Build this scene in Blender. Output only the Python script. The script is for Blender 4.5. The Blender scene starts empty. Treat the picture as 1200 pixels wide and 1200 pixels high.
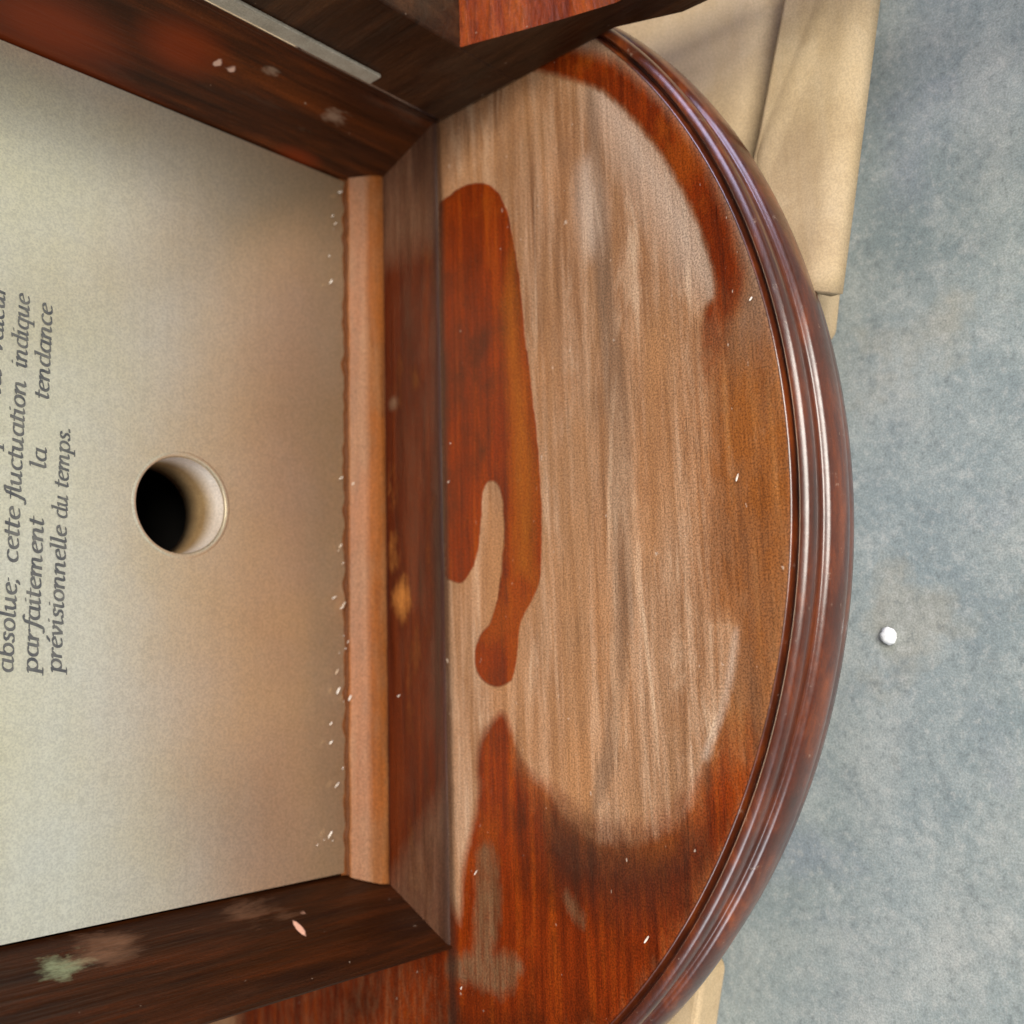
import bpy, math, random
import numpy as np
from mathutils import Vector, Matrix, noise

S = 0.11            # metres per model unit (the camera sits one unit above the base top)
C = bpy.context.scene.collection
scene = bpy.context.scene
random.seed(7)

# ------------------------------------------------------------------ camera
cam_d = bpy.data.cameras.new('camera'); cam = bpy.data.objects.new('camera', cam_d); C.objects.link(cam)
cam_d.sensor_width = 36; cam_d.lens = 36; cam_d.clip_start = 0.002; cam_d.clip_end = 50
ax, ay, az = [Vector(v).normalized() for v in ((-0.02679053, 0.98860443, -0.14813354), (-0.73927172, -0.11934067, -0.66274816), (-0.67287413, 0.09175556, 0.7340445))]
cam.matrix_world = Matrix.Translation((0, 0, S)) @ Matrix((ax, ay, az)).to_4x4()
cam_d.dof.use_dof = True; cam_d.dof.focus_distance = 0.128; cam_d.dof.aperture_fstop = 22
scene.camera = cam
scene.render.resolution_x = scene.render.resolution_y = 1024

# ------------------------------------------------------------------ light
w = bpy.data.worlds.new('World'); scene.world = w; w.use_nodes = True
bg = w.node_tree.nodes['Background']; bg.inputs[0].default_value = (0.86, 0.93, 1.0, 1); bg.inputs[1].default_value = 0.13
def area(name, loc, target, sx, sy, watts, col):
    d = bpy.data.lights.new(name, 'AREA'); d.shape = 'RECTANGLE'; d.size = sx; d.size_y = sy; d.energy = watts; d.color = col
    o = bpy.data.objects.new(name, d); C.objects.link(o); o.location = loc
    o.rotation_euler = (Vector(target) - Vector(loc)).to_track_quat('-Z', 'Y').to_euler(); return o
area('window_light', (0.45, -1.5, 1.5), (0, .1, 0), 1.5, 1.0, 84, (1.0, .96, .87))
area('left_window_light', (-1.7, -0.9, 1.1), (0.05, .05, 0), 0.9, 0.6, 20, (.90, .93, 1.0))
area('right_window_light', (1.7, -0.5, 1.0), (0.05, .05, 0), 0.8, 0.6, 16, (.72, .70, 1.0))
scene.view_settings.view_transform = 'Standard'; scene.view_settings.look = 'None'
scene.view_settings.exposure = 0; scene.view_settings.gamma = 1

# ------------------------------------------------------------------ material helpers
class NT:
    def __init__(s, name):
        s.m = bpy.data.materials.new(name); s.m.use_nodes = True; s.t = s.m.node_tree; s.b = s.t.nodes['Principled BSDF']
    def n(s, typ, **kw):
        x = s.t.nodes.new(typ)
        for k, v in kw.items():
            if k.startswith('i_'): x.inputs[int(k[2:]) if k[2:].isdigit() else k[2:].replace('_', ' ')].default_value = v
            else: setattr(x, k, v)
        return x
    def l(s, a, b): s.t.links.new(a, b)
    def coord(s, scale=(1, 1, 1), rot=(0, 0, 0), loc=(0, 0, 0)):
        g = s.n('ShaderNodeNewGeometry'); mp = s.n('ShaderNodeMapping'); s.l(g.outputs['Position'], mp.inputs[0])
        mp.inputs['Scale'].default_value = [c / S for c in scale]; mp.inputs['Rotation'].default_value = rot; mp.inputs['Location'].default_value = loc
        return mp.outputs[0]
    def noise(s, vec, scale, detail=4, rough=.55, dist=0):
        x = s.n('ShaderNodeTexNoise'); x.inputs['Scale'].default_value = scale; x.inputs['Detail'].default_value = detail
        x.inputs['Roughness'].default_value = rough; x.inputs['Distortion'].default_value = dist; s.l(vec, x.inputs['Vector']); return x.outputs['Fac']
    def ramp(s, fac, stops):
        r = s.n('ShaderNodeValToRGB'); s.l(fac, r.inputs[0]); e = r.color_ramp.elements
        e[0].position, e[0].color = stops[0][0], (*stops[0][1], 1); e[1].position, e[1].color = stops[-1][0], (*stops[-1][1], 1)
        for p, c in stops[1:-1]: k = e.new(p); k.color = (*c, 1)
        return r.outputs[0]
    def mr(s, fac, a, b, c=0, d=1):
        r = s.n('ShaderNodeMapRange'); s.l(fac, r.inputs[0])
        for i, v in zip((1, 2, 3, 4), (a, b, c, d)): r.inputs[i].default_value = v
        return r.outputs[0]
    def mix(s, fac, a, b, mode='MIX'):
        x = s.n('ShaderNodeMix', data_type='RGBA', blend_type=mode)
        for sock, v in ((x.inputs[0], fac), (x.inputs[6], a), (x.inputs[7], b)):
            if isinstance(v, (int, float)): sock.default_value = v
            elif isinstance(v, tuple): sock.default_value = (*v, 1)
            else: s.l(v, sock)
        return x.outputs[2]
    def math(s, op, a, b=0):
        x = s.n('ShaderNodeMath', operation=op)
        for i, v in enumerate((a, b)):
            if isinstance(v, (int, float)): x.inputs[i].default_value = v
            else: s.l(v, x.inputs[i])
        return x.outputs[0]
    def attr(s, name): return s.n('ShaderNodeAttribute', attribute_name=name).outputs['Fac']
    def bump(s, h, strength, dist):
        b = s.n('ShaderNodeBump'); b.inputs['Strength'].default_value = strength; b.inputs['Distance'].default_value = dist * S
        s.l(h, b.inputs['Height']); s.l(b.outputs[0], s.b.inputs['Normal'])
    def out(s, col=None, rough=None, metal=None, coat=None):
        for k, v in (('Base Color', col), ('Roughness', rough), ('Metallic', metal), ('Coat Weight', coat)):
            if v is None: continue
            if isinstance(v, (int, float)): s.b.inputs[k].default_value = v
            elif isinstance(v, tuple): s.b.inputs[k].default_value = (*v, 1)
            else: s.l(v, s.b.inputs[k])
        return s.m
def grainy(t, col, amt=.16, sc=300):
    v = t.coord(); n = t.noise(v, 430, 1, .6)
    return t.mix(1.0, col, t.ramp(n, [(.34, (1 - 1.7 * amt,) * 3), (.66, (1,) * 3)]), 'MULTIPLY')

# bare and varnished mahogany of the base top: one board, its stains and painted corner shade carried by mesh attributes
t = NT('base_wood')
g1 = t.noise(t.coord((1.6, 34, 1)), 1.6, 6, .62, .35)
g2 = t.noise(t.coord((5, 150, 1)), 1.5, 3, .6)
blot = t.noise(t.coord((2.2, 6, 1)), 1.4, 4, .6)
edge = t.noise(t.coord((22, 60, 1)), 1.6, 4, .7)
def soft(name, amt=.22, lo=.3, hi=.7):
    at_ = t.attr(name); a = t.math('ADD', at_, t.math('MULTIPLY', t.math('SUBTRACT', edge, .5), t.math('MULTIPLY', t.math('MINIMUM', t.math('MULTIPLY', at_, 4.0), 1.0), amt)))
    return t.mr(a, lo, hi)
bare = t.ramp(g1, [(.27, (.13, .052, .022)), (.42, (.31, .155, .078)), (.55, (.44, .255, .150)), (.74, (.60, .41, .28))])
bare = t.mix(t.mr(g2, .35, .7, 0, .4), bare, (.17, .085, .042))
g5 = t.noise(t.coord((1.5, 11, 1), loc=(3, 1, 0)), 1.5, 6, .68, .9)
bare = t.mix(t.mr(g5, .50, .60, 0, .7), bare, (.29, .145, .068)); bare = t.mix(t.mr(g5, .46, .34, 0, .6), bare, (.66, .47, .32))
bare = t.mix(t.mr(blot, .44, .66, 0, .55), bare, (.46, .215, .09))
pore = t.noise(t.coord((10, 320, 1)), 1.4, 2, .6)
bare = t.mix(t.mr(pore, .60, .72, 0, .6), bare, (.11, .055, .028))
cloud = t.noise(t.coord((3, 4.5, 1), loc=(9, 2, 1)), 1.8, 6, .7)
bare = t.mix(t.mr(cloud, .50, .70, 0, .6), bare, (.27, .115, .048))
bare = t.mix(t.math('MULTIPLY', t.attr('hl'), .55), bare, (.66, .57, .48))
dbn = t.mr(t.math('ADD', t.attr('darkband'), t.math('MULTIPLY', t.math('SUBTRACT', g5, .5), 2.0)), .2, 1.0, 0, .75)
bare = t.mix(t.math('MULTIPLY', dbn, t.math('MINIMUM', t.math('MULTIPLY', t.attr('darkband'), 3.0), 1.0)), bare, (.17, .098, .060))
ring = t.ramp(g1, [(.3, (.15, .042, .008)), (.5, (.27, .085, .017)), (.72, (.38, .15, .042))])
ring = t.mix(t.mr(cloud, .40, .62, 0, 1), ring, t.mix(.5, ring, (.20, .110, .062))); ring = t.mix(t.mr(pore, .58, .72, 0, .6), ring, (.08, .03, .012))
red = t.ramp(g1, [(.28, (.08, .009, .001)), (.5, (.20, .025, .002)), (.72, (.33, .058, .004))])
red = t.mix(t.mr(g2, .45, .75, 0, .4), red, (.05, .006, .001))
red = t.mix(t.mr(cloud, .50, .66, 0, .75), red, (.055, .010, .002)); red = t.mix(t.mr(cloud, .46, .36, 0, .6), red, (.27, .055, .005)); red = t.mix(t.mr(pore, .60, .72, 0, .7), red, (.02, .004, .001))
worn = t.ramp(g1, [(.3, (.12, .05, .02)), (.55, (.22, .12, .06)), (.8, (.34, .22, .14))])
col = t.mix(soft('ring', .9, .1, .95), bare, ring)
col = t.mix(t.math('MULTIPLY', soft('ash', .5, .2, .8), .75), col, t.ramp(blot, [(.35, (.17, .095, .055)), (.65, (.33, .22, .155))]))
col = t.mix(soft('redfade', .75, .12, .92), col, red)
col = t.mix(soft('red', .22, .36, .64), col, red)
col = t.mix(soft('amber', .4, .2, .8), col, (.30, .085, .008))
worn = t.mix(t.mr(g2, .4, .62, 0, .6), worn, (.11, .03, .01))
col = t.mix(soft('ghost', 1.3, .25, .95), col, worn)
col = t.mix(t.math('MULTIPLY', soft('grime_shade', .5, .2, .9), .8), col, (.035, .014, .008))
flk = t.noise(t.coord((30, 55, 1)), 2.3, 2, .5)
col = t.mix(t.mr(flk, .735, .76, 0, .55), col, (.62, .5, .4))
col = grainy(t, col, .30, 210)
var = t.math('MAXIMUM', soft('red', .10, .38, .62), soft('redfade', .75, .12, .92))
t.bump(t.math('ADD', t.math('MULTIPLY', g2, .35), t.math('MULTIPLY', var, .5)), .35, .010)
M_base = t.out(col, t.mr(var, 0, 1, .6, .42)); t.b.inputs['Specular IOR Level'].default_value = .10

def dark_wood(name, stretch, ramp_, rough=(.30, .55), scuff=None, gs=1.5, worn_c=(.16, .085, .04), worn_amt=.5):
    t = NT(name)
    g = t.noise(t.coord(stretch), gs, 6, .62, .4); fine = t.noise(t.coord([c * 4 for c in stretch]), gs, 3, .6)
    b = t.noise(t.coord([max(1.5, c * .18) for c in stretch]), 1.7, 5, .65)
    c = t.ramp(g, ramp_)
    c = t.mix(t.mr(fine, .5, .75, 0, .5), c, (.02, .007, .003))
    c = t.mix(t.mr(b, .56, .70, 0, worn_amt), c, worn_c)
    sp = t.noise(t.coord((40, 40, 40)), 2, 2, .5)
    c = t.mix(t.mr(sp, .75, .78, 0, .5), c, (.5, .38, .28))
    c = grainy(t, c, .2, 240)
    t.bump(t.math('ADD', g, t.math('MULTIPLY', fine, .5)), .25, .010); t.b.inputs['Specular IOR Level'].default_value = .28
    return t, c, t.mr(b, .35, .7, *rough)
mah = [(.28, (.014, .004, .001)), (.5, (.050, .013, .003)), (.7, (.14, .032, .005))]
t, c, r = dark_wood('pillar_wood', (26, 26, 1.8), mah, worn_c=(.13, .075, .040)); M_pillar = t.out(c, r)
t, c, r = dark_wood('pillar_wood_shaded', (26, 26, 1.8), [(.28, (.008, .002, .001)), (.5, (.028, .007, .001)), (.75, (.085, .018, .003))], worn_c=(.05, .022, .010), worn_amt=.6)  # left pillar: its shade is put into a darker wood colour
c = t.mix(soft_ := t.mr(t.math('ADD', t.attr('scuff'), t.math('MULTIPLY', t.math('SUBTRACT', t.noise(t.coord((16, 16, 7)), 2.2, 6, .75), .5), 2.2)), .55, .95, 0, .85), c, (.20, .23, .13)); c = t.mix(t.mr(t.math('ADD', t.attr('rub'), t.math('MULTIPLY', t.math('SUBTRACT', t.noise(t.coord((22, 22, 6)), 2.2, 6, .75), .5), 2.0)), .45, 1.1, 0, .6), c, (.20, .10, .055)); c = t.mix(t.mr(t.attr('chip'), .4, .6), c, (.75, .42, .30))
M_pillar_l = t.out(c, r)
t, c, r = dark_wood('pillar_wood_right', (26, 26, 1.8), mah, worn_c=(.13, .085, .055))
c = t.mix(t.mr(t.math('ADD', t.attr('scuff'), t.math('MULTIPLY', t.math('SUBTRACT', t.noise(t.coord((16, 16, 7)), 2.2, 6, .75), .5), 2.2)), .55, .95, 0, .85), c, (.20, .13, .085)); c = t.mix(t.mr(t.attr('rub'), .2, .9, 0, .8), c, (.16, .022, .003)); c = t.mix(t.mr(t.attr('chip'), .4, .6, 0, .8), c, (.62, .40, .30))
M_pillar_r = t.out(c, r)
t, c, r = dark_wood('door_wood', (26, 2.5, 26), [(.28, (.012, .004, .001)), (.5, (.035, .012, .004)), (.72, (.075, .028, .010))], worn_c=(.06, .036, .02)); M_door = t.out(c, r)
t, c, r = dark_wood('door_edge_wood', (6, 26, 26), [(.28, (.09, .010, .001)), (.5, (.20, .028, .002)), (.72, (.32, .065, .006))], worn_c=(.24, .06, .01)); M_dooredge = t.out(c, r)
# floor rail in front of the dial: streaky along X
t = NT('rail_wood'); g1 = t.noise(t.coord((1.8, 30, 30)), 1.6, 6, .62, .4); b2 = t.noise(t.coord((5, 14, 6)), 1.6, 5, .65); edge = t.noise(t.coord((22, 60, 1)), 1.6, 4, .7)
c = t.ramp(g1, [(.28, (.028, .004, .001)), (.5, (.070, .009, .001)), (.75, (.13, .022, .003))])
c = t.mix(t.mr(b2, .56, .72, 0, .5), c, (.17, .06, .014))
c = t.mix(soft('worn', .45, .2, .85), c, t.ramp(g1, [(.3, (.075, .030, .014)), (.7, (.20, .115, .070))]))
c = t.mix(soft('spot', 1.2, .3, 1.1), c, (.38, .14, .03))
c = t.mix(t.math('MULTIPLY', soft('grime_shade', .4, .15, .9), .75), c, (.03, .014, .010))
c = grainy(t, c, .22, 210); t.bump(g1, .2, .01); t.bump(g1, .3, .012); M_rail = t.out(c, t.mr(b2, .4, .7, .42, .6)); t.b.inputs['Specular IOR Level'].default_value = .15
# sill: bare orange-brown, streaky
t = NT('sill_wood'); g1 = t.noise(t.coord((2.2, 26, 26)), 1.6, 6, .62, .4); b2 = t.noise(t.coord((4, 6, 12)), 1.6, 5, .65)
c = t.ramp(g1, [(.28, (.12, .028, .005)), (.5, (.235, .072, .015)), (.75, (.33, .140, .050))])
c = t.mix(t.mr(b2, .45, .62, 0, .75), c, (.30, .088, .016)); c = t.mix(t.mr(b2, .54, .40, 0, .5), c, (.26, .11, .042)); c = t.mix(t.math('MULTIPLY', t.attr('seam'), .85), c, (.10, .03, .008)); c = t.mix(t.math('MULTIPLY', t.attr('painted_highlight'), .22), c, (.62, .42, .30))
c = grainy(t, c, .22, 210); t.bump(g1, .3, .012); M_sill = t.out(c, .6); t.b.inputs['Specular IOR Level'].default_value = .15
# moulding: old glossy varnish
t = NT('moulding_varnish'); g1 = t.noise(t.coord((3, 12, 12)), 2.2, 6, .65, .3); g3 = t.noise(t.coord((50, 50, 50)), 2, 3, .6)
c = t.ramp(g1, [(.3, (.035, .007, .002)), (.5, (.085, .015, .003)), (.7, (.22, .045, .006))])
c = t.mix(t.mr(g3, .68, .74, 0, .3), c, (.42, .30, .22)); c = grainy(t, c, .12, 240)
nk = t.noise(t.coord((9, 9, 9)), 2.5, 6, .8); c = t.mix(t.mr(nk, .64, .70, 0, .45), c, (.30, .20, .14)); t.bump(t.math('ADD', g3, t.mr(nk, .60, .68, 0, -2.0)), .10, .003); M_mould = t.out(c, t.mr(g3, .35, .7, .30, .42), coat=.75); t.b.inputs['Coat Roughness'].default_value = .22; t.b.inputs['Coat IOR'].default_value = 1.5
# dial plate: satin off-white metal
t = NT('dial_plate_satin'); br = t.noise(t.coord((1.5, 1, 60)), 3, 4, .6); n = t.noise(t.coord(), 3.2, 5, .6); ns = t.noise(t.coord(), 55, 3, .7)
c = t.ramp(n, [(.35, (.93, .86, .63)), (.5, (.94, .89, .72)), (.65, (.92, .90, .79))])
c = t.mix(t.mr(br, .4, .7, 0, .10), c, (.5, .48, .38))
low_ = t.n('ShaderNodeSeparateXYZ'); t.l(t.coord(), low_.inputs[0])      # tan painted up from the dial's foot, standing in for the base's blurred reflection
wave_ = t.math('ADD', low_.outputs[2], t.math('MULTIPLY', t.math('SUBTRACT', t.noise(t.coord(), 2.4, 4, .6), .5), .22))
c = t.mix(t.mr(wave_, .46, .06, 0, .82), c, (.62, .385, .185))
c = t.mix(t.mr(ns, .5, .8, 0, .15), c, (.52, .47, .38)); c = grainy(t, c, .11, 210)
t.bump(ns, .06, .004); M_plate = t.out(c, t.mr(n, .3, .7, .27, .33), .80)
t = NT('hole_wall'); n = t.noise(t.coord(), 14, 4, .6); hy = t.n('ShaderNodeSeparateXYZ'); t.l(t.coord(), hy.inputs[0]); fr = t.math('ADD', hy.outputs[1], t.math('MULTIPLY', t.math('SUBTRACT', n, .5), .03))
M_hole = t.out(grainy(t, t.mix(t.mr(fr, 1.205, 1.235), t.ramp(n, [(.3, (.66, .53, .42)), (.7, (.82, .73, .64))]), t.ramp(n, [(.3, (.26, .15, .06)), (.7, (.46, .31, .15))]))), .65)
t = NT('ink'); n = t.noise(t.coord(), 60, 3, .6); M_ink = t.out(t.ramp(n, [(.3, (.04, .045, .055)), (.7, (.13, .13, .12))]), .6)
t = NT('interior_dark'); n = t.noise(t.coord(), 10, 3, .6); M_dark = t.out(t.ramp(n, [(.3, (.008, .006, .004)), (.7, (.016, .012, .009))]), .8)
t = NT('hinge_metal'); n = t.noise(t.coord(), 30, 4, .6); M_hinge = t.out(grainy(t, t.ramp(n, [(.3, (.27, .245, .19)), (.7, (.40, .37, .30))])), .5)
# cardboard
t = NT('cardboard'); n = t.noise(t.coord(), 5, 5, .6, .4); n2 = t.noise(t.coord((3, 26, 3), (0, 0, -.21)), 2, 5, .6)
c = t.ramp(n, [(.3, (.42, .29, .155)), (.5, (.53, .385, .22)), (.7, (.62, .48, .31))]); cs = t.noise(t.coord((2, 2, 2), loc=(5, 5, 5)), 2.6, 6, .7); c = t.mix(t.mr(cs, .50, .66, 0, .55), c, (.33, .215, .11)); c = t.mix(t.mr(n2, .4, .7, 0, .35), c, (.60, .46, .30)); c = grainy(t, c, .12, 200)
t.bump(n, .1, .01); M_card = t.out(c, .8)
# concrete
t = NT('concrete'); v = t.coord(); n = t.noise(v, 3.5, 7, .68, .3); n2 = t.noise(v, 16, 6, .7); n3 = t.noise(t.coord(loc=(7, 3, 2)), 4.5, 5, .6)
c = t.ramp(n, [(.3, (.20, .25, .265)), (.5, (.275, .315, .315)), (.7, (.36, .375, .36))])
n4 = t.noise(t.coord(loc=(1, 8, 2)), 24, 5, .75); n6 = t.noise(t.coord(loc=(4, 4, 2)), 13, 6, .75, .2)
c = t.mix(t.mr(n6, .47, .34, 0, .5), c, (.17, .21, .23)); c = t.mix(t.mr(n6, .52, .68, 0, .55), c, (.41, .44, .43))
c = t.mix(t.mr(n4, .44, .32, 0, .5), c, (.15, .18, .19)); c = t.mix(t.mr(n4, .56, .70, 0, .4), c, (.52, .52, .50))
c = t.mix(t.mr(n3, .60, .68, 0, .35), c, (.38, .33, .24)); c = t.mix(t.mr(n3, .42, .30, 0, .4), c, (.22, .25, .31)); gr = t.noise(t.coord(), 85, 3, .75); c = t.mix(t.mr(gr, .52, .68, 0, .45), c, (.46, .46, .44)); c = t.mix(t.mr(gr, .46, .32, 0, .45), c, (.13, .15, .155)); c = grainy(t, c, .16, 170)
t.bump(n2, .12, .01); M_floor = t.out(c, .75)
t = NT('white_paint'); n = t.noise(t.coord(), 30, 3, .6); M_crumb = None
M_white = t.out(t.ramp(n, [(.3, (.85, .87, .88)), (.7, (.93, .93, .93))]), .5)

t = NT('wood_dust'); n = t.noise(t.coord(), 60, 3, .6); M_crumb = t.out(t.ramp(n, [(.35, (.45, .33, .22)), (.6, (.85, .80, .72))]), .8)

# ------------------------------------------------------------------ mesh helpers
def mesh(name, verts, faces, mat, parent=None, smooth=False, attrs=None, bevel=0, sub=None):
    off = np.array(tuple(parent.matrix_basis.translation)) / S if parent is not None and parent.parent is None else None
    if parent is not None and parent.parent is not None: off = np.array(tuple(parent.parent.matrix_basis.translation)) / S
    v = np.array(verts, float)
    if off is not None: v = v - off
    me = bpy.data.meshes.new(name); me.from_pydata((v * S).tolist(), [], faces); me.update()
    if smooth: me.polygons.foreach_set('use_smooth', [True] * len(me.polygons))
    for k, a in (attrs or {}).items():
        at = me.attributes.new(k, 'FLOAT', 'POINT'); at.data.foreach_set('value', np.asarray(a, np.float32))
    me.materials.append(mat)
    o = bpy.data.objects.new(name, me); C.objects.link(o); o.parent = parent
    if bevel:
        b = o.modifiers.new('bevel', 'BEVEL'); b.width = bevel * S; b.segments = 3; b.limit_method = 'ANGLE'
    return o
def prism(poly, z0, z1):
    n = len(poly); v = [(x, y, z0) for x, y in poly] + [(x, y, z1) for x, y in poly]
    return v, [list(range(n))[::-1], list(range(n, 2 * n))] + [[i, (i + 1) % n, n + (i + 1) % n, n + i] for i in range(n)]
def box(x0, x1, y0, y1, z0, z1): return prism([(x0, y0), (x1, y0), (x1, y1), (x0, y1)], z0, z1)
def grid(P, nu, nv, close=False):
    v = [P(i, j) for i in range(nu) for j in range(nv)]
    return v, [[i * nv + j, (i + 1) * nv + j, (i + 1) * nv + j + 1, i * nv + j + 1] for i in range(nu - 1) for j in range(nv - 1)]
def sdf(X, Y, poly):
    d = np.full(X.shape, 1e9); inside = np.zeros(X.shape, bool); n = len(poly)
    for i in range(n):
        ax_, ay_ = poly[i]; bx, by = poly[(i + 1) % n]; ex, ey = bx - ax_, by - ay_
        tt = np.clip(((X - ax_) * ex + (Y - ay_) * ey) / (ex * ex + ey * ey + 1e-12), 0, 1)
        d = np.minimum(d, np.hypot(X - ax_ - tt * ex, Y - ay_ - tt * ey))
        c = ((ay_ > Y) != (by > Y)) & (X < (bx - ax_) * (Y - ay_) / ((by - ay_) if by != ay_ else 1e-12) + ax_); inside ^= c
    return np.where(inside, -d, d)
def mask(X, Y, poly, soft):
    s = sdf(X, Y, poly); return np.clip(.5 - s / (2 * soft), 0, 1)
def chaikin(poly, k=3):
    for _ in range(k):
        q = []
        for a, b in zip(poly, poly[1:] + poly[:1]): q += [(.75 * a[0] + .25 * b[0], .75 * a[1] + .25 * b[1]), (.25 * a[0] + .75 * b[0], .25 * a[1] + .75 * b[1])]
        poly = q
    return poly
def smooth01(m): return m * m * (3 - 2 * m)
def tagit(o, label=None, cat=None, kind=None, group=None):
    for k, v in (('label', label), ('category', cat), ('kind', kind), ('group', group)):
        if v: o[k] = v
    return o

# ------------------------------------------------------------------ setting
CX, CY, R0 = .217, 1.369, .876
ZB = -.135
fl, ff = grid(lambda i, j: (-150 + 5 * i, -150 + 5 * j, -.235), 61, 61)
tagit(mesh('floor', fl, ff, M_floor), kind='structure')

# cardboard box flaps under the case
card = bpy.data.objects.new('cardboard_box', None); C.objects.link(card); card.location = (0.2 * S, 1.2 * S, -.232 * S)
tagit(card, 'flattened tan cardboard box with a folded flap, under the wooden barometer case on the concrete', 'cardboard box')
edge_dir = Vector((-.98, .208)).normalized(); nrm = Vector((-edge_dir.y, edge_dir.x))   # nrm points back
if nrm.y < 0: nrm = -nrm
def wob(x, y, a=.004): return a * noise.noise(Vector((x * 3.1, y * 3.1, .3)))
low = [(2.2, .20), (.41, .537), (.38, .57), (-.30, .80), (-.397, .752), (-.457, .767), (-1.5, .99), (-1.3, 2.6), (2.6, 2.2)]
v, f = prism(low, -.231, -.172); mesh('bottom_sheet', v, f, M_card, card, bevel=.008)
# rear flap: its front edge is the dark gap
g0, g1_ = Vector((.829, .536)), Vector((.625, .596)); gd = (g1_ - g0).normalized(); gn = Vector((-gd.y, gd.x)); gn = gn if gn.y > 0 else -gn
def rearflap(i, j):
    a = -1.5 + 2.6 * i / 60; b = 1.6 * j / 30
    p = g0 + gd * a + gn * b; return (p.x, p.y, ZB - .004 + wob(p.x, p.y, .002) - (.010 if j == 0 else 0))
v, f = grid(rearflap, 61, 31); o = mesh('rear_flap', v, f, M_card, card, True); so = o.modifiers.new('solid', 'SOLIDIFY'); so.thickness = .020 * S; so.offset = 0
# front flap: folds down along its outer edge
e0, e1 = Vector((.79, .427)), Vector((.430, .504)); ed = (e1 - e0).normalized(); en = Vector((-ed.y, ed.x)); en = en if en.y > 0 else -en
L0 = (e1 - e0).length
def frontflap(i, j):
    a = -1.4 + (1.4 + L0) * i / 70; u = j / 24
    # width from the outer edge back to the gap
    w0 = .118 if a > 0 else .118 + .0 * a
    q = e0 + ed * a + en * 0
    # distance back to the gap line along en
    den = en.x * gn.x + en.y * gn.y
    wd = max(.03, ((g0 - q).dot(gn)) / den - .022)
    s_ = u
    b = wd * s_; r = .013
    z = ZB + .006 + wob(q.x + 4, b * 3, .0025)
    # crease running over the flap
    p = q + en * b
    cr = abs((p - Vector((.72, .50))).dot(Vector((.5, .86)).normalized()))
    z += .006 * math.exp(-(cr / .0045) ** 2) * (1 if .60 < p.x < 1.0 else 0)
    if b < r: z -= r - math.sqrt(max(0, r * r - (r - b) ** 2))
    return (p.x, p.y, z)
v, f = grid(frontflap, 71, 25); o = mesh('front_flap', v, f, M_card, card, True); so = o.modifiers.new('solid', 'SOLIDIFY'); so.thickness = .022 * S; so.offset = -1

# ------------------------------------------------------------------ the barometer case
XL0, XR0, XL1, XR1 = -.284, .752, -.369, .812        # inner edges at the dial, front edges
YP, YF = 1.185, 1.031
CT = (.221, 1.1, ZB)
case = bpy.data.objects.new('barometer_case', None); C.objects.link(case); case.location = [c * S for c in CT]
tagit(case, 'worn mahogany barometer case with round moulded base, half stripped varnish and cream dial plate', 'barometer case')

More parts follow.
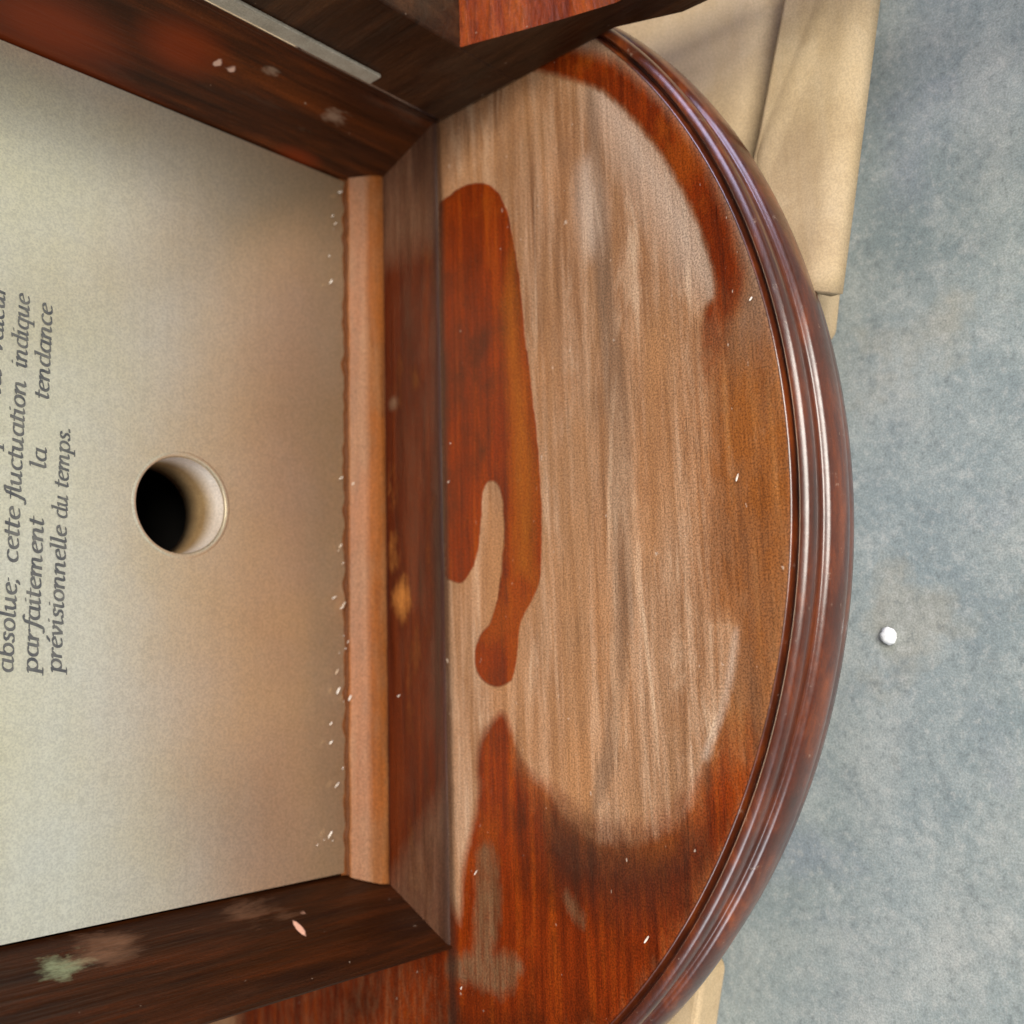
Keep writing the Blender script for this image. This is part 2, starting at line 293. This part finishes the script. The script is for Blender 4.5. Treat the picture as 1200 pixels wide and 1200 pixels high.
# base board top, front half of a disc, with stain and painted-shade attributes
RI = R0 - .006
nr = 250
rr = np.linspace(0.12, RI, nr); th = np.concatenate([np.linspace(math.pi * .96, 2.04 * math.pi, 560), np.linspace(2.04 * math.pi, 2.96 * math.pi, 70)[1:]]); nt = len(th)
RR, TH = np.meshgrid(rr, th, indexing='ij'); X = (CX + RR * np.cos(TH)).ravel(); Y = (CY + RR * np.sin(TH)).ravel()
Z = np.zeros_like(X) - .004 * np.clip((RR.ravel() - RI + .006) / .006, 0, 1) ** 2
P = {'red1': [(0.6725, 1.0969), (0.6779, 1.031), (0.6937, 0.9771), (0.6717, 0.9184), (0.6187, 0.8926), (0.528, 0.8785), (0.4295, 0.8698), (0.3332, 0.8585), (0.2404, 0.8504), (0.151, 0.8511), (0.0966, 0.8592), (0.0601, 0.896), (-0.0113, 0.9016), (-0.0255, 0.9156), (-0.0286, 0.9417), (-0.0172, 0.9697), (0.0127, 0.9832), (0.0409, 0.9711), (0.057, 0.9467), (0.0902, 0.9315), (0.1463, 0.9203), (0.2152, 0.9179), (0.2471, 0.9294), (0.2505, 0.9452), (0.2377, 0.9553), (0.1969, 0.9598), (0.1452, 0.9712), (0.1229, 0.9849), (0.1124, 1.0018), (0.1198, 1.0218), (0.151, 1.1062), (0.3538, 1.1026)],
'red2': [(-0.0573, 0.9274), (-0.0822, 0.9132), (-0.1198, 0.9086), (-0.1402, 0.8888), (-0.1542, 0.8581), (-0.1929, 0.8254), (-0.2139, 0.7805), (-0.2071, 0.7064), (-0.1769, 0.6586), (-0.1413, 0.6364), (-0.0711, 0.6026), (-0.0251, 0.5816), (-0.0522, 0.5444), (-0.1684, 0.5727), (-0.3394, 0.6685), (-0.4648, 0.7561), (-0.5817, 1.2666), (-0.5198, 1.3067), (-0.3577, 1.0308), (-0.3337, 1.014), (-0.2681, 1.0106), (-0.2171, 0.9916), (-0.1665, 0.9743), (-0.1227, 0.9808), (-0.0866, 0.9655), (-0.0663, 0.943)],
'ghost1': [(-0.2323, 0.9794), (-0.222, 0.9605), (-0.2397, 0.9443), (-0.2812, 0.9367), (-0.334, 0.9415), (-0.3721, 0.9532), (-0.3989, 0.9586), (-0.4087, 0.9848), (-0.3951, 0.9968), (-0.3304, 0.9902), (-0.2655, 0.9867)],
'ghost2': [(-0.3842, 1.0478), (-0.3612, 0.9833), (-0.357, 0.9231), (-0.3631, 0.8975), (-0.4016, 0.9161), (-0.4212, 0.94), (-0.4126, 0.9772), (-0.4146, 1.0485)],
'ghost3': [(-0.275, 0.8425), (-0.2699, 0.8249), (-0.2991, 0.8), (-0.3145, 0.8059), (-0.3069, 0.8212)],
'pale_edge': [(0.7596, 0.7466), (0.6797, 0.6824), (0.6051, 0.6357), (0.5278, 0.6017), (0.4526, 0.5798), (0.4085, 0.577), (0.4252, 0.593), (0.4783, 0.6309), (0.6069, 0.6864), (0.7069, 0.7351)],
'sand': [(0.9349, 1.0534), (0.7572, 0.7467), (0.6797, 0.6824), (0.6051, 0.6357), (0.5278, 0.6017), (0.4526, 0.5798), (0.4105, 0.5768), (0.4037, 0.5978), (0.3159, 0.6079), (0.2056, 0.608), (0.0894, 0.6175), (0.0429, 0.6094), (0.0467, 0.5725), (0.0024, 0.5776), (-0.0526, 0.5961), (-0.0897, 0.6146), (-0.1413, 0.6364), (-0.1769, 0.6586), (-0.2071, 0.7064), (-0.2139, 0.7805), (-0.1929, 0.8254), (-0.1542, 0.8581), (-0.1402, 0.8888), (-0.0573, 0.9274), (-0.2432, 0.9797), (-0.3652, 1.0808), (0.2454, 1.2638)],
'ringdark': [(0.804, 0.7806), (0.7489, 0.7055), (0.6122, 0.6108), (0.5085, 0.5592), (0.4131, 0.5306), (0.3482, 0.5288), (0.3031, 0.5467), (0.3237, 0.5736), (0.4079, 0.5748), (0.4526, 0.5798), (0.5278, 0.6017), (0.6051, 0.6357), (0.6797, 0.6824), (0.7537, 0.7469)],
'darkband': [(0.7513, 0.7555), (0.7407, 0.7306), (0.5067, 0.726), (0.3695, 0.7095), (0.2191, 0.7023), (0.076, 0.7088), (-0.0238, 0.7254), (-0.1233, 0.748), (-0.1843, 0.779), (-0.1753, 0.7915), (-0.0841, 0.7663), (0.0168, 0.7459), (0.1824, 0.7425), (0.3439, 0.7423), (0.5606, 0.752)],
'lowdark': [(-0.1506, 0.8864), (-0.1843, 0.779), (-0.1992, 0.6712), (-0.1733, 0.6362), (-0.2077, 0.6168), (-0.2852, 0.6652), (-0.3043, 0.7356), (-0.2841, 0.7967), (-0.2724, 0.863)],
'scratch': [(0.0349, 0.5776), (0.0254, 0.574), (-0.0526, 0.5897), (-0.0849, 0.6068), (-0.1084, 0.6212), (-0.1069, 0.6299), (-0.0526, 0.5982), (-0.0066, 0.5867)],
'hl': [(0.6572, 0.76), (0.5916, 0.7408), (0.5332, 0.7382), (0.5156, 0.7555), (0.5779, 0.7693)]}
P = {k: chaikin(v_, 2) for k, v_ in P.items()}
A = {}
rag = np.array([.0035 * noise.fractal(Vector((x_ * 14, y_ * 30, 1.3)), .6, 2.1, 4) if (-.08 < x_ < .75 and y_ > .8) else 0 for x_, y_ in zip(X.tolist(), Y.tolist())])
A['red'] = mask(X + rag * .4, Y + rag, P['red1'], .005)
A['red'] *= (Y < 1.032)
low_soft = np.clip((-.12 - X) / .12, 0, 1) * .05 + .006
s2 = sdf(X, Y, P['red2'])
A['redfade'] = np.clip(.5 - s2 / (2 * (.009 + .042 * smooth01(np.clip((-.08 - X) / .12, 0, 1)) * smooth01(np.clip((.95 - Y) / .07, 0, 1)) * (1 - .6 * smooth01(np.clip((.64 - Y) / .04, 0, 1))))), 0, 1)
A['redfade'] *= 1 - (1 - smooth01(np.clip((-.02 - X) / .15, 0, 1))) * smooth01(np.clip((.68 - Y) / .03, 0, 1))
A['redfade'] = np.maximum(A['redfade'], smooth01(np.clip((X - .62) / .1, 0, 1)) * 0)
rd = R0 - np.hypot(X - CX, Y - CY)
sand = sdf(X, Y, P['sand'])
A['ring'] = np.where((Y < .95), np.clip(.5 + sand / (2 * (.007 + .038 * smooth01(np.clip((.42 - X) / .06, 0, 1)) * smooth01(np.clip((X - .03) / .05, 0, 1)))), 0, 1), 0)
A['ring'] = np.maximum(A['ring'], 0)
dk = mask(X, Y, P['ringdark'], .010)
A['redfade'] = np.maximum.reduce([A['redfade'], np.clip(.5 + sand / .012, 0, 1) * (1 - smooth01(np.clip((sand - .020) / .035, 0, 1))) * smooth01(np.clip((X - .25) / .22, 0, 1)) * (Y < .85), mask(X, Y, [(-.31, 1.034), (-.31, 1.5), (-1.0, 1.6), (-1.0, .9), (-.40, .96)], .01)])
A['darkband'] = smooth01(mask(X, Y, P['darkband'], .009)) * .85
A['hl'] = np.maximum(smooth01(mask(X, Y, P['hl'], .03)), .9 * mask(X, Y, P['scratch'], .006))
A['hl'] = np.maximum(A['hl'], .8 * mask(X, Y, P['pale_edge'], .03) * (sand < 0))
A['ghost'] = np.maximum.reduce([.85 * mask(X, Y, P['ghost1'], .010), .8 * mask(X, Y, P['ghost2'], .012), .9 * mask(X, Y, P['ghost3'], .01), .35 * mask(X, Y, [(-.38, 1.06), (-.46, 1.0), (-.8, 1.0), (-.8, 1.5), (-.38, 1.5)], .03)])
A['ash'] = smooth01(np.clip((X - .20) / .35, 0, 1)) * np.clip((sand - .02) / .03, 0, 1)
A['amber'] = .62 * mask(X, Y, [(.60, .885), (.40, .872), (.24, .853), (.10, .865), (.12, .905), (.30, .905), (.5, .915)], .02)
A['grime_shade'] = np.maximum.reduce([smooth01(mask(X, Y, P['lowdark'], .05)) * .8, np.exp(-((Y - 1.033) / .012) ** 2) * 1.0, .55 * np.clip(1 - rd / .012, 0, 1), .7 * smooth01(np.clip((X - .60 - (1.03 - Y) * .55) / .22, 0, 1))])  # grime in the joint; the last term paints shade into the door corner
verts = np.c_[X, Y, Z]
faces = [[i * nt + j, (i + 1) * nt + j, (i + 1) * nt + j + 1, i * nt + j + 1] for i in range(nr - 1) for j in range(nt - 1)]
# inner cap of the half disc (under the case)
nv0 = len(verts); verts = np.vstack([verts, [[CX, CY, 0]]]); faces += [[nv0, j, j + 1] for j in range(nt - 1)]
for k in A: A[k] = np.append(A[k], 0)
mesh('base_board', verts, faces, M_base, case, True, A)

# moulded edge swept round the base
prof = [(-.008, .0), (-.006, -.001), (-.0045, -.009), (-.0015, -.010), (.0, -.003), (.0018, -.0010), (.0060, -.0024), (.0105, -.0052), (.0128, -.0090), (.0134, -.0150), (.0120, -.022), (.0095, -.029), (.0080, -.036), (.0082, -.0415),
        (.0125, -.0430), (.0172, -.0465), (.0205, -.056), (.0215, -.070), (.0205, -.082), (.0165, -.092), (.0105, -.099), (.009, -.108), (.009, ZB + .004), (-.05, ZB + .004)]
pr = []
for a, b in zip(prof, prof[1:]):
    for k in range(3): pr.append((a[0] + (b[0] - a[0]) * k / 3, a[1] + (b[1] - a[1]) * k / 3))
pr.append(prof[-1])
for _ in range(2): pr = [pr[0]] + [((pr[i - 1][0] + 2 * pr[i][0] + pr[i + 1][0]) / 4, (pr[i - 1][1] + 2 * pr[i][1] + pr[i + 1][1]) / 4) for i in range(1, len(pr) - 1)] + [pr[-1]]
th2 = np.concatenate([np.linspace(math.pi, 2 * math.pi, 380), np.linspace(2 * math.pi, 3 * math.pi, 121)[1:]]); nth = len(th2)
v, f = grid(lambda i, j: (CX + (R0 + pr[j][0]) * math.cos(th2[i]), CY + (R0 + pr[j][0]) * math.sin(th2[i]), pr[j][1]), nth, len(pr))
mesh('base_moulding', v, f, M_mould, case, True)

# floor rail between the pillar feet
nx, ny = 260, 34
yb, yf = 1.156, YF + .001
def railp(i, j):
    u = i / (nx - 1); y = yf + (yb - yf) * j / (ny - 1); k = (YP - y) / (YP - YF)
    xl = XL0 + (XL1 - XL0) * k - .0; xr = XR0 + (XR1 - XR0) * k
    z = .003 - (.006 if j == 0 else .0015 if j == 1 else 0)
    return (xl + (xr - xl) * u, y, z)
v, f = grid(railp, nx, ny); va = np.array(v); X, Y = va[:, 0], va[:, 1]
def blob(cx, cy, rx, ry): return np.exp(-((X - cx) / rx) ** 2 - ((Y - cy) / ry) ** 2)
at = {'worn': np.maximum.reduce([smooth01(np.clip((X - .55) / .12, 0, 1)) * .62, smooth01(np.clip((-.15 - X - (Y - 1.09) * 1.2) / .12, 0, 1)) * .60, .9 * blob(.395, 1.135, .012, .012)]),
      'spot': np.maximum.reduce([blob(.10, 1.12, .035, .022), .5 * blob(.17, 1.14, .05, .02), .4 * blob(.27, 1.14, .06, .015)]),
      'grime_shade': np.maximum.reduce([np.exp(-((Y - YF) / .022) ** 2) * np.clip(1 - (X + .35) * .0, 0, 1) * .9, .8 * np.exp(-((Y - 1.156) / .006) ** 2), smooth01(np.clip((X - .64) / .12, 0, 1)) * .5 * (Y < 1.09)])}
mesh('floor_rail', v, f, M_rail, case, True, at)

# sill: riser with a rounded top, meeting the dial plate
sp = [(1.154, .000), (1.1545, .010), (1.157, .018), (1.161, .025), (1.166, .033), (1.172, .0425), (1.177, .0500), (1.180, .0530), (1.1815, .0510), (1.1828, .0500), (1.1845, .0560), (1.186, .064)]
def sillp(i, j):
    u = i / 399; y, z = sp[j]; k = (YP - y) / (YP - YF)
    xl = XL0 + (XL1 - XL0) * k; xr = XR0 + (XR1 - XR0) * k; x = xl + (xr - xl) * u
    return (x, y + .0008 * noise.noise(Vector((x * 30, j * .2, 0))), z + (.0015 if j < 8 else .005) * noise.noise(Vector((x * (14 if j < 8 else 45), 3, j * .1))))
v, f = grid(sillp, 400, len(sp)); jj = np.tile(np.arange(len(sp)), 400); mesh('sill', v, f, M_sill, case, True, {'seam': np.maximum(np.isin(jj, (8, 9, 10)) * 1., (jj == 0) * .7), 'painted_highlight': np.isin(jj, (4, 5, 6)) * 1.})  # chamfer rows get their highlight painted into the colour

# dial plate with its drilled hole
HX, HZ, HR = .2155, .3195, .0625
ZT = 1.9
PX0, PX1 = XL0 + .003, XR0 - .003
n = 96; v = []; f = []
def ringv(r, y): 
    i0 = len(v)
    for k in range(n):
        a = 2 * math.pi * k / n; v.append((HX + r * math.cos(a), y, HZ + r * math.sin(a)))
    return i0
def bridge(a, b):
    for k in range(n): f.append([a + k, a + (k + 1) % n, b + (k + 1) % n, b + k])
i0 = len(v)
for k in range(n):     # outer square ring
    a = 2 * math.pi * k / n; c, s_ = math.cos(a), math.sin(a); m = .18 / max(abs(c), abs(s_)); v.append((HX + m * c, YP, HZ + m * s_))
i1 = ringv(HR * 1.05, YP); bridge(i0, i1)
i2 = ringv(HR * 1.02, YP + .001); bridge(i1, i2); i2 = ringv(HR, YP + .004); bridge(i1 + n, i2)
q0, q1, q2, q3 = HX - .18, HX + .18, HZ - .18, HZ + .18
def quad(x0, x1, z0, z1):
    b = len(v); v.extend([(x0, YP, z0), (x1, YP, z0), (x1, YP, z1), (x0, YP, z1)]); f.append([b, b + 1, b + 2, b + 3])
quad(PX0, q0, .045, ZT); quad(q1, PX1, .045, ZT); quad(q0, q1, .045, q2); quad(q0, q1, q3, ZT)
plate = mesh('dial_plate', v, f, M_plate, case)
# printed ring round the hole edge and the tube through the board
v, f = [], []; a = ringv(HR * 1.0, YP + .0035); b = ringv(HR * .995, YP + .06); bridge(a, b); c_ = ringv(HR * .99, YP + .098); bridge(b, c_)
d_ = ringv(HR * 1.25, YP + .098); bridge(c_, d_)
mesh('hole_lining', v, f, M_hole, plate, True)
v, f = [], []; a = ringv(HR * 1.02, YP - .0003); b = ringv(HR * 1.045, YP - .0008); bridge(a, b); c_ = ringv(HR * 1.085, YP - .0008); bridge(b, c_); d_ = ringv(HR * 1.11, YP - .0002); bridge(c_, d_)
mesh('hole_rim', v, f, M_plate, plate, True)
# dark case body behind
v, f = prism([(XL1, YP + .10), (XR1, YP + .10), (XR1, YP + .102), (XL1, YP + .102)], 0, 0.05); 
v, f = box(XL1 + .02, XR1 - .02, YP + .33, YP + .36, 0, ZT); mesh('back_panel', v, f, M_dark, case)
v, f = box(XL1 + .002, XR1 - .002, YP + .002, YP + .36, ZT, ZT + .06); mesh('top_board', v, f, M_pillar, case, bevel=.004)

# splayed pillars
def pillar(xi, xf, sgn, mat, marks, name='pillar'):
    yb = YP + .004; xb = xi
    nz, nk = 220, 24; zz = np.linspace(.0005, ZT, nz) ; zz = .0005 + (ZT - .0005) * np.linspace(0, 1, nz) ** 1.4
    poly = []      # inner splayed face sampled, then the eased front arris and outer side
    for k in range(nk): u = k / (nk - 1); poly.append((xb + (xf - xb) * u, yb + (YF - yb) * u))
    poly[-1] = (poly[-1][0] - sgn * .003, poly[-1][1] + .004)
    poly += [(xf - sgn * .001, YF - .0005), (xf + sgn * .0015, YF + .001), (xf + sgn * .003, YF + .006), (xf + sgn * .003, YP + .36), (xb + sgn * .03, YP + .36), (xb + sgn * .03, yb + .004)]
    m = len(poly); v = [(x, y, z) for z in zz for x, y in poly]; f = []
    for i in range(nz - 1):
        for j in range(m):
            q = [i * m + j, i * m + (j + 1) % m, (i + 1) * m + (j + 1) % m, (i + 1) * m + j]; f.append(q if sgn < 0 else q[::-1])
    f.append(list(range(m))); f.append([(nz - 1) * m + j for j in range(m)])
    va = np.array(v); u = (yb - va[:, 1]) / (yb - YF); z = va[:, 2]
    at = {k: np.zeros(len(v)) for k in ('scuff', 'rub', 'chip')}
    for kind, uc, zc, ru, rz, amp in marks: at[kind] = np.maximum(at[kind], amp * np.exp(-((u - uc) / ru) ** 2 - ((z - zc) / rz) ** 2))
    return mesh('pillar', v, f, mat, case, False, at)
MARKS_L = [('scuff', 0.286, 0.472, 0.18, 0.028, 1.0), ('scuff', 0.214, 0.449, 0.14, 0.03, 0.7), ('rub', 0.219, 0.425, 0.2, 0.06, 0.9), ('rub', 0.172, 0.233, 0.2, 0.05, 0.8), ('rub', 0.242, 0.183, 0.18, 0.03, 0.7), ('chip', 0.438, 0.182, 0.1, 0.006, 1.0), ('chip', 0.299, 0.161, 0.08, 0.004, 0.8)]
MARKS_R = [('chip', 0.576, 0.332, 0.045, 0.007, 1.0), ('chip', 0.58, 0.312, 0.04, 0.008, 0.9), ('scuff', 0.72, 0.266, 0.08, 0.02, 1), ('scuff', 0.583, 0.147, 0.12, 0.035, 0.9), ('scuff', 0.357, 0.166, 0.2, 0.03, 0.6), ('rub', 0.568, 0.382, 0.25, 0.06, 1), ('rub', 0.263, 0.527, 0.3, 0.1, 1), ('rub', 0.034, 0.145, 0.12, 0.04, 1), ('rub', 0.012, 0.551, 0.12, 0.2, 0.8)]
pillar(XL0, XL1, -1, M_pillar_l, MARKS_L)
pillar(XR0, XR1, 1, M_pillar_r, MARKS_R)

# open door hinged on the right pillar
door = bpy.data.objects.new('door', None); C.objects.link(door); door.parent = case; door.location = (0, 0, 0)
door['label'] = 'open door frame of the case, swung forward on its hinge strip'
DX, DT = .806, .075
def dbox(name, y0, y1, z0, z1, mat, bev=.004, x0=DX, x1=DX + DT):
    v, f = box(x0, x1, y0, y1, z0, z1); return mesh(name, v, f, mat, door, bevel=bev)
DY0 = 1.022
prof = [(DY0, .004), (DY0 - 1.18, .004), (DY0 - 1.18, ZT), (DY0, ZT)]
dbox('stile', .872, DY0, .003, ZT, M_door)
dbox('stile', DY0 - 1.18, DY0 - 1.03, .003, ZT, M_door)
# bottom rail with shaped upper edge
top = [(.8715, .112), (.80, .086), (.74, .064), (.67, .042), (.55, .030), (.42, .028), (.25, .034), (.10, .055), (.0, .09), (-.0075, .112)]
poly = [(y, z) for y, z in top]; bot = [(-.0075, -.03), (.8715, .0025)]
bot = [(-.0075, -.0405), (.50, -.0405), (.62, -.032), (.70, -.0015 + .004), (.8715, .0035)]
ring_ = poly + bot; m = len(ring_)
v = [(DX + .001, y, z) for y, z in ring_] + [(DX + DT - .001, y, z) for y, z in ring_]
f = [list(range(m)), list(range(m, 2 * m))[::-1]] + [[i, m + i, m + (i + 1) % m, (i + 1) % m] for i in range(m)]
o = mesh('bottom_rail', v, f, M_door, door); o.data.materials.append(M_dooredge)
for p_ in o.data.polygons:
    if abs(p_.normal.z) > .5 and p_.center.z > 0 and p_.index >= 2: p_.material_index = 1
dbox('top_rail', DY0 - 1.0295, .8715, ZT - .15, ZT, M_door)
v, f = box(DX - .006, DX - .0005, .990, 1.014, .146, ZT - .05); mesh('hinge_strip', v, f, M_hinge, door, bevel=.002)

# ------------------------------------------------------------------ printed text
def arc(cx, cy, rx, ry, a0, a1, n=14): return [(cx + rx * math.cos(math.radians(a0 + (a1 - a0) * k / n)), cy + ry * math.sin(math.radians(a0 + (a1 - a0) * k / n))) for k in range(n + 1)]
T = [(.10, .10), (.20, .0), (.32, .08)]
def tail(x): return [(x, .16), (x + .09, 0), (x + .24, .12)]
GL = {
 'o': (.92, [arc(.42, .5, .33, .48, 100, 460)]),
 'a': (1.02, [arc(.40, .5, .31, .48, 60, 300), [(.74, .98)] + tail(.72)]),
 'b': (.92, [[(.02, 1.5), (.14, 1.55), (.12, .2)], arc(.45, .48, .33, .46, 150, -170)]),
 'c': (.80, [arc(.42, .5, .34, .48, 50, 310)]),
 'd': (1.02, [arc(.40, .5, .31, .48, 60, 300), [(.64, 1.5), (.76, 1.55)] + tail(.74)]),
 'e': (.80, [[(.10, .46), (.62, .66)] + arc(.42, .62, .26, .34, 10, 120, 6) + arc(.42, .5, .34, .48, 140, 310, 10)]),
 'f': (.58, [[(.74, 1.42), (.60, 1.55), (.42, 1.36), (.30, .2), (.20, -.35), (.06, -.48), (-.08, -.38)], [(.08, .95), (.62, .95)]]),
 'i': (.46, [[(-.02, .86), (.12, .98)] + tail(.12), [(.13, 1.36), (.17, 1.38)]]),
 'l': (.46, [[(.0, 1.50), (.13, 1.56)] + tail(.12)]),
 'm': (1.50, [[(-.02, .86), (.12, .98), (.12, .02)], [(.14, .60), (.36, .94), (.54, .90), (.58, .70), (.58, .02)], [(.60, .60), (.82, .94), (1.02, .90), (1.06, .70)] + tail(1.06)]),
 'n': (1.02, [[(-.02, .86), (.12, .98), (.12, .02)], [(.14, .60), (.38, .94), (.60, .92), (.66, .70)] + tail(.64)]),
 'u': (1.02, [[(-.02, .86), (.12, .98), (.12, .30), (.22, .04), (.40, .04), (.62, .35)], [(.66, .98)] + tail(.66)]),
 'r': (.70, [[(-.02, .86), (.12, .98), (.12, .02)], [(.14, .56), (.36, .92), (.54, .96), (.60, .86)]]),
 'p': (.94, [[(-.02, .86), (.12, .98), (.10, -.48)], [(-.04, -.50), (.28, -.50)], arc(.45, .48, .33, .48, 150, -170)]),
 'q': (.98, [arc(.40, .5, .31, .48, 60, 300), [(.74, .98), (.70, -.48)], [(.56, -.50), (.88, -.50)]]),
 's': (.72, [[(.56, .82), (.44, .97), (.24, .95), (.14, .76), (.24, .58), (.48, .44), (.54, .24), (.42, .05), (.20, .03), (.06, .18)]]),
 't': (.52, [[(.18, 1.30)] + tail(.14), [(.0, .95), (.42, .95)]]),
 'v': (.84, [[(-.02, .88), (.12, .96), (.30, .04)], [(.30, .04), (.62, .60), (.62, .90), (.54, .96)]]),
 '.': (.40, [[(.06, .04), (.18, .06)], [(.06, .13), (.18, .15)]]),
 ';': (.44, [[(.12, .78), (.16, .80)], [(.12, .06), (.14, -.06), (.02, -.24)]]),
}
GL['é'] = (GL['e'][0], GL['e'][1] + [[(.40, 1.22), (.62, 1.50)]])
def hull(pts):
    pts = sorted(set(pts)); 
    def half(ps):
        h = []
        for p in ps:
            while len(h) > 1 and (h[-1][0] - h[-2][0]) * (p[1] - h[-2][1]) - (h[-1][1] - h[-2][1]) * (p[0] - h[-2][0]) <= 0: h.pop()
            h.append(p)
        return h
    a, b = half(pts), half(pts[::-1]); return a[:-1] + b[:-1]
XH = .0120
nibw, nibt, na = .098, .040, math.radians(12)
nib = [(sx * nibw * math.cos(na) - sy * nibt * math.sin(na), sx * nibw * math.sin(na) + sy * nibt * math.cos(na)) for sx, sy in ((1, 1), (1, -1), (-1, 1), (-1, -1))]
def word(txt, x0, x1, z):
    total = sum(GL[c][0] for c in txt) - .1; k = (x1 - x0) / total; cx = 0; v = []; f = []; lay = 0
    for ch in txt:
        adv, strokes = GL[ch]
        for st in strokes:
            for a, b in zip(st, st[1:]):
                hp = hull([(p[0] + q[0], p[1] + q[1]) for p in (a, b) for q in nib]); i0 = len(v); lay += 1
                for px, pz in hp: v.append((x0 + (cx + px) * k + .20 * pz * XH, YP - .0006 - lay * 2e-6, z + pz * XH))
                f.append(list(range(i0, i0 + len(hp))))
        cx += adv
    return mesh('printed_word', v, f, M_ink, plate)
def X_of(y): return .0065 + (788 - y) * .000995
for z, ws in ((.5495, (('que', 545, 500), ('la', 474, 447), ('valeur', 424, 345))),
              (.5218, (('absolue;', 788, 682), ('cette', 665, 603), ('fluctuation', 594, 454), ('indique', 437, 350))),
              (.4950, (('parfaitement', 788, 613), ('la', 553, 530), ('tendance', 470, 355))),
              (.4680, (('prévisionnelle', 788, 620), ('du', 610, 583), ('temps.', 573, 501)))):
    for s_, a, b in ws: word(s_, X_of(a), X_of(b), z)

# ------------------------------------------------------------------ small things
def crumb(name, c, r, mat, seed, flat=.6, parent=None):
    rnd = random.Random(seed); v = []; f = []; n, m = 10, 6
    for i in range(m + 1):
        p = math.pi * i / m
        for j in range(n):
            a = 2 * math.pi * j / n; q = r * (1 + .25 * (rnd.random() - .5))
            v.append((c[0] + q * math.sin(p) * math.cos(a), c[1] + q * math.sin(p) * math.sin(a), c[2] + flat * q * math.cos(p)))
    for i in range(m):
        for j in range(n): f.append([i * n + j, i * n + (j + 1) % n, (i + 1) * n + (j + 1) % n, (i + 1) * n + j])
    return v, f
v, f = crumb('pebble', (0.0233, 0.5023, -.230), .0105, M_white, 3)
tagit(mesh('pebble', v, f, M_white, smooth=True), 'small round white pebble alone on the blue grey concrete floor', 'pebble')
D = [(0.681, 1.176, 0.0845), (0.661, 1.176, 0.083), (0.7336, 1.176, 0.0714), (0.6152, 1.176, 0.091), (0.1716, 1.176, 0.0743), (0.1534, 1.176, 0.0666), (0.094, 1.176, 0.0652), (0.0487, 1.176, 0.0653), (0.0304, 1.176, 0.0623), (-0.002, 1.176, 0.0777), (-0.0272, 1.176, 0.0747), (-0.0443, 1.176, 0.0656), (-0.0307, 1.176, 0.0763), (-0.074, 1.176, 0.0884), (-0.0997, 1.176, 0.0884), (-0.1589, 1.176, 0.078), (-0.2242, 1.176, 0.0899), (-0.2347, 1.176, 0.1117), (-0.2328, 1.176, 0.0855), (0.279, 1.176, 0.0693), (0.2754, 1.176, 0.0454), (0.6702, 1.176, 0.0797), (0.7244, 1.176, 0.0698), (0.5758, 1.176, 0.0879), (0.089, 1.176, 0.0683), (0.0402, 1.176, 0.0576), (0.0245, 1.176, 0.0731), (-0.1366, 1.176, 0.0674), (-0.2296, 1.176, 0.1002), (-0.0399, 1.176, 0.0548), (0.1034, 1.176, 0.0821), (0.178, 1.176, 0.0712), (-0.0385, 1.1278, 0.004), (0.3131, 1.0134, 0.004), (0.2584, 1.0183, 0.004), (-0.4156, 1.0115, 0.004), (-0.267, 0.9805, 0.004), (0.3974, 0.5317, 0.004), (0.199, 0.5623, 0.004), (-0.3102, 0.7122, 0.004)]
V, F = [], []
for i, c in enumerate(D):
    r = random.uniform(.0006, .0026); v, f = crumb('x', (0, 0, 0), r, None, i, .55); b = len(V); an = -random.uniform(.5, 1.1); el = random.uniform(1.2, 3.2); ca, sa = math.cos(an), math.sin(an)
    V += [(c[0] + p[0] * el * ca - p[2] * sa, c[1] + p[1] * .6, c[2] + p[0] * el * sa + p[2] * ca) for p in v]; F += [[q + b for q in ff_] for ff_ in f]
tagit(mesh('sawdust', V, F, M_crumb, smooth=True), 'pale sawdust crumbs scattered along the sill seam below the cream dial plate', 'sawdust', kind='stuff')
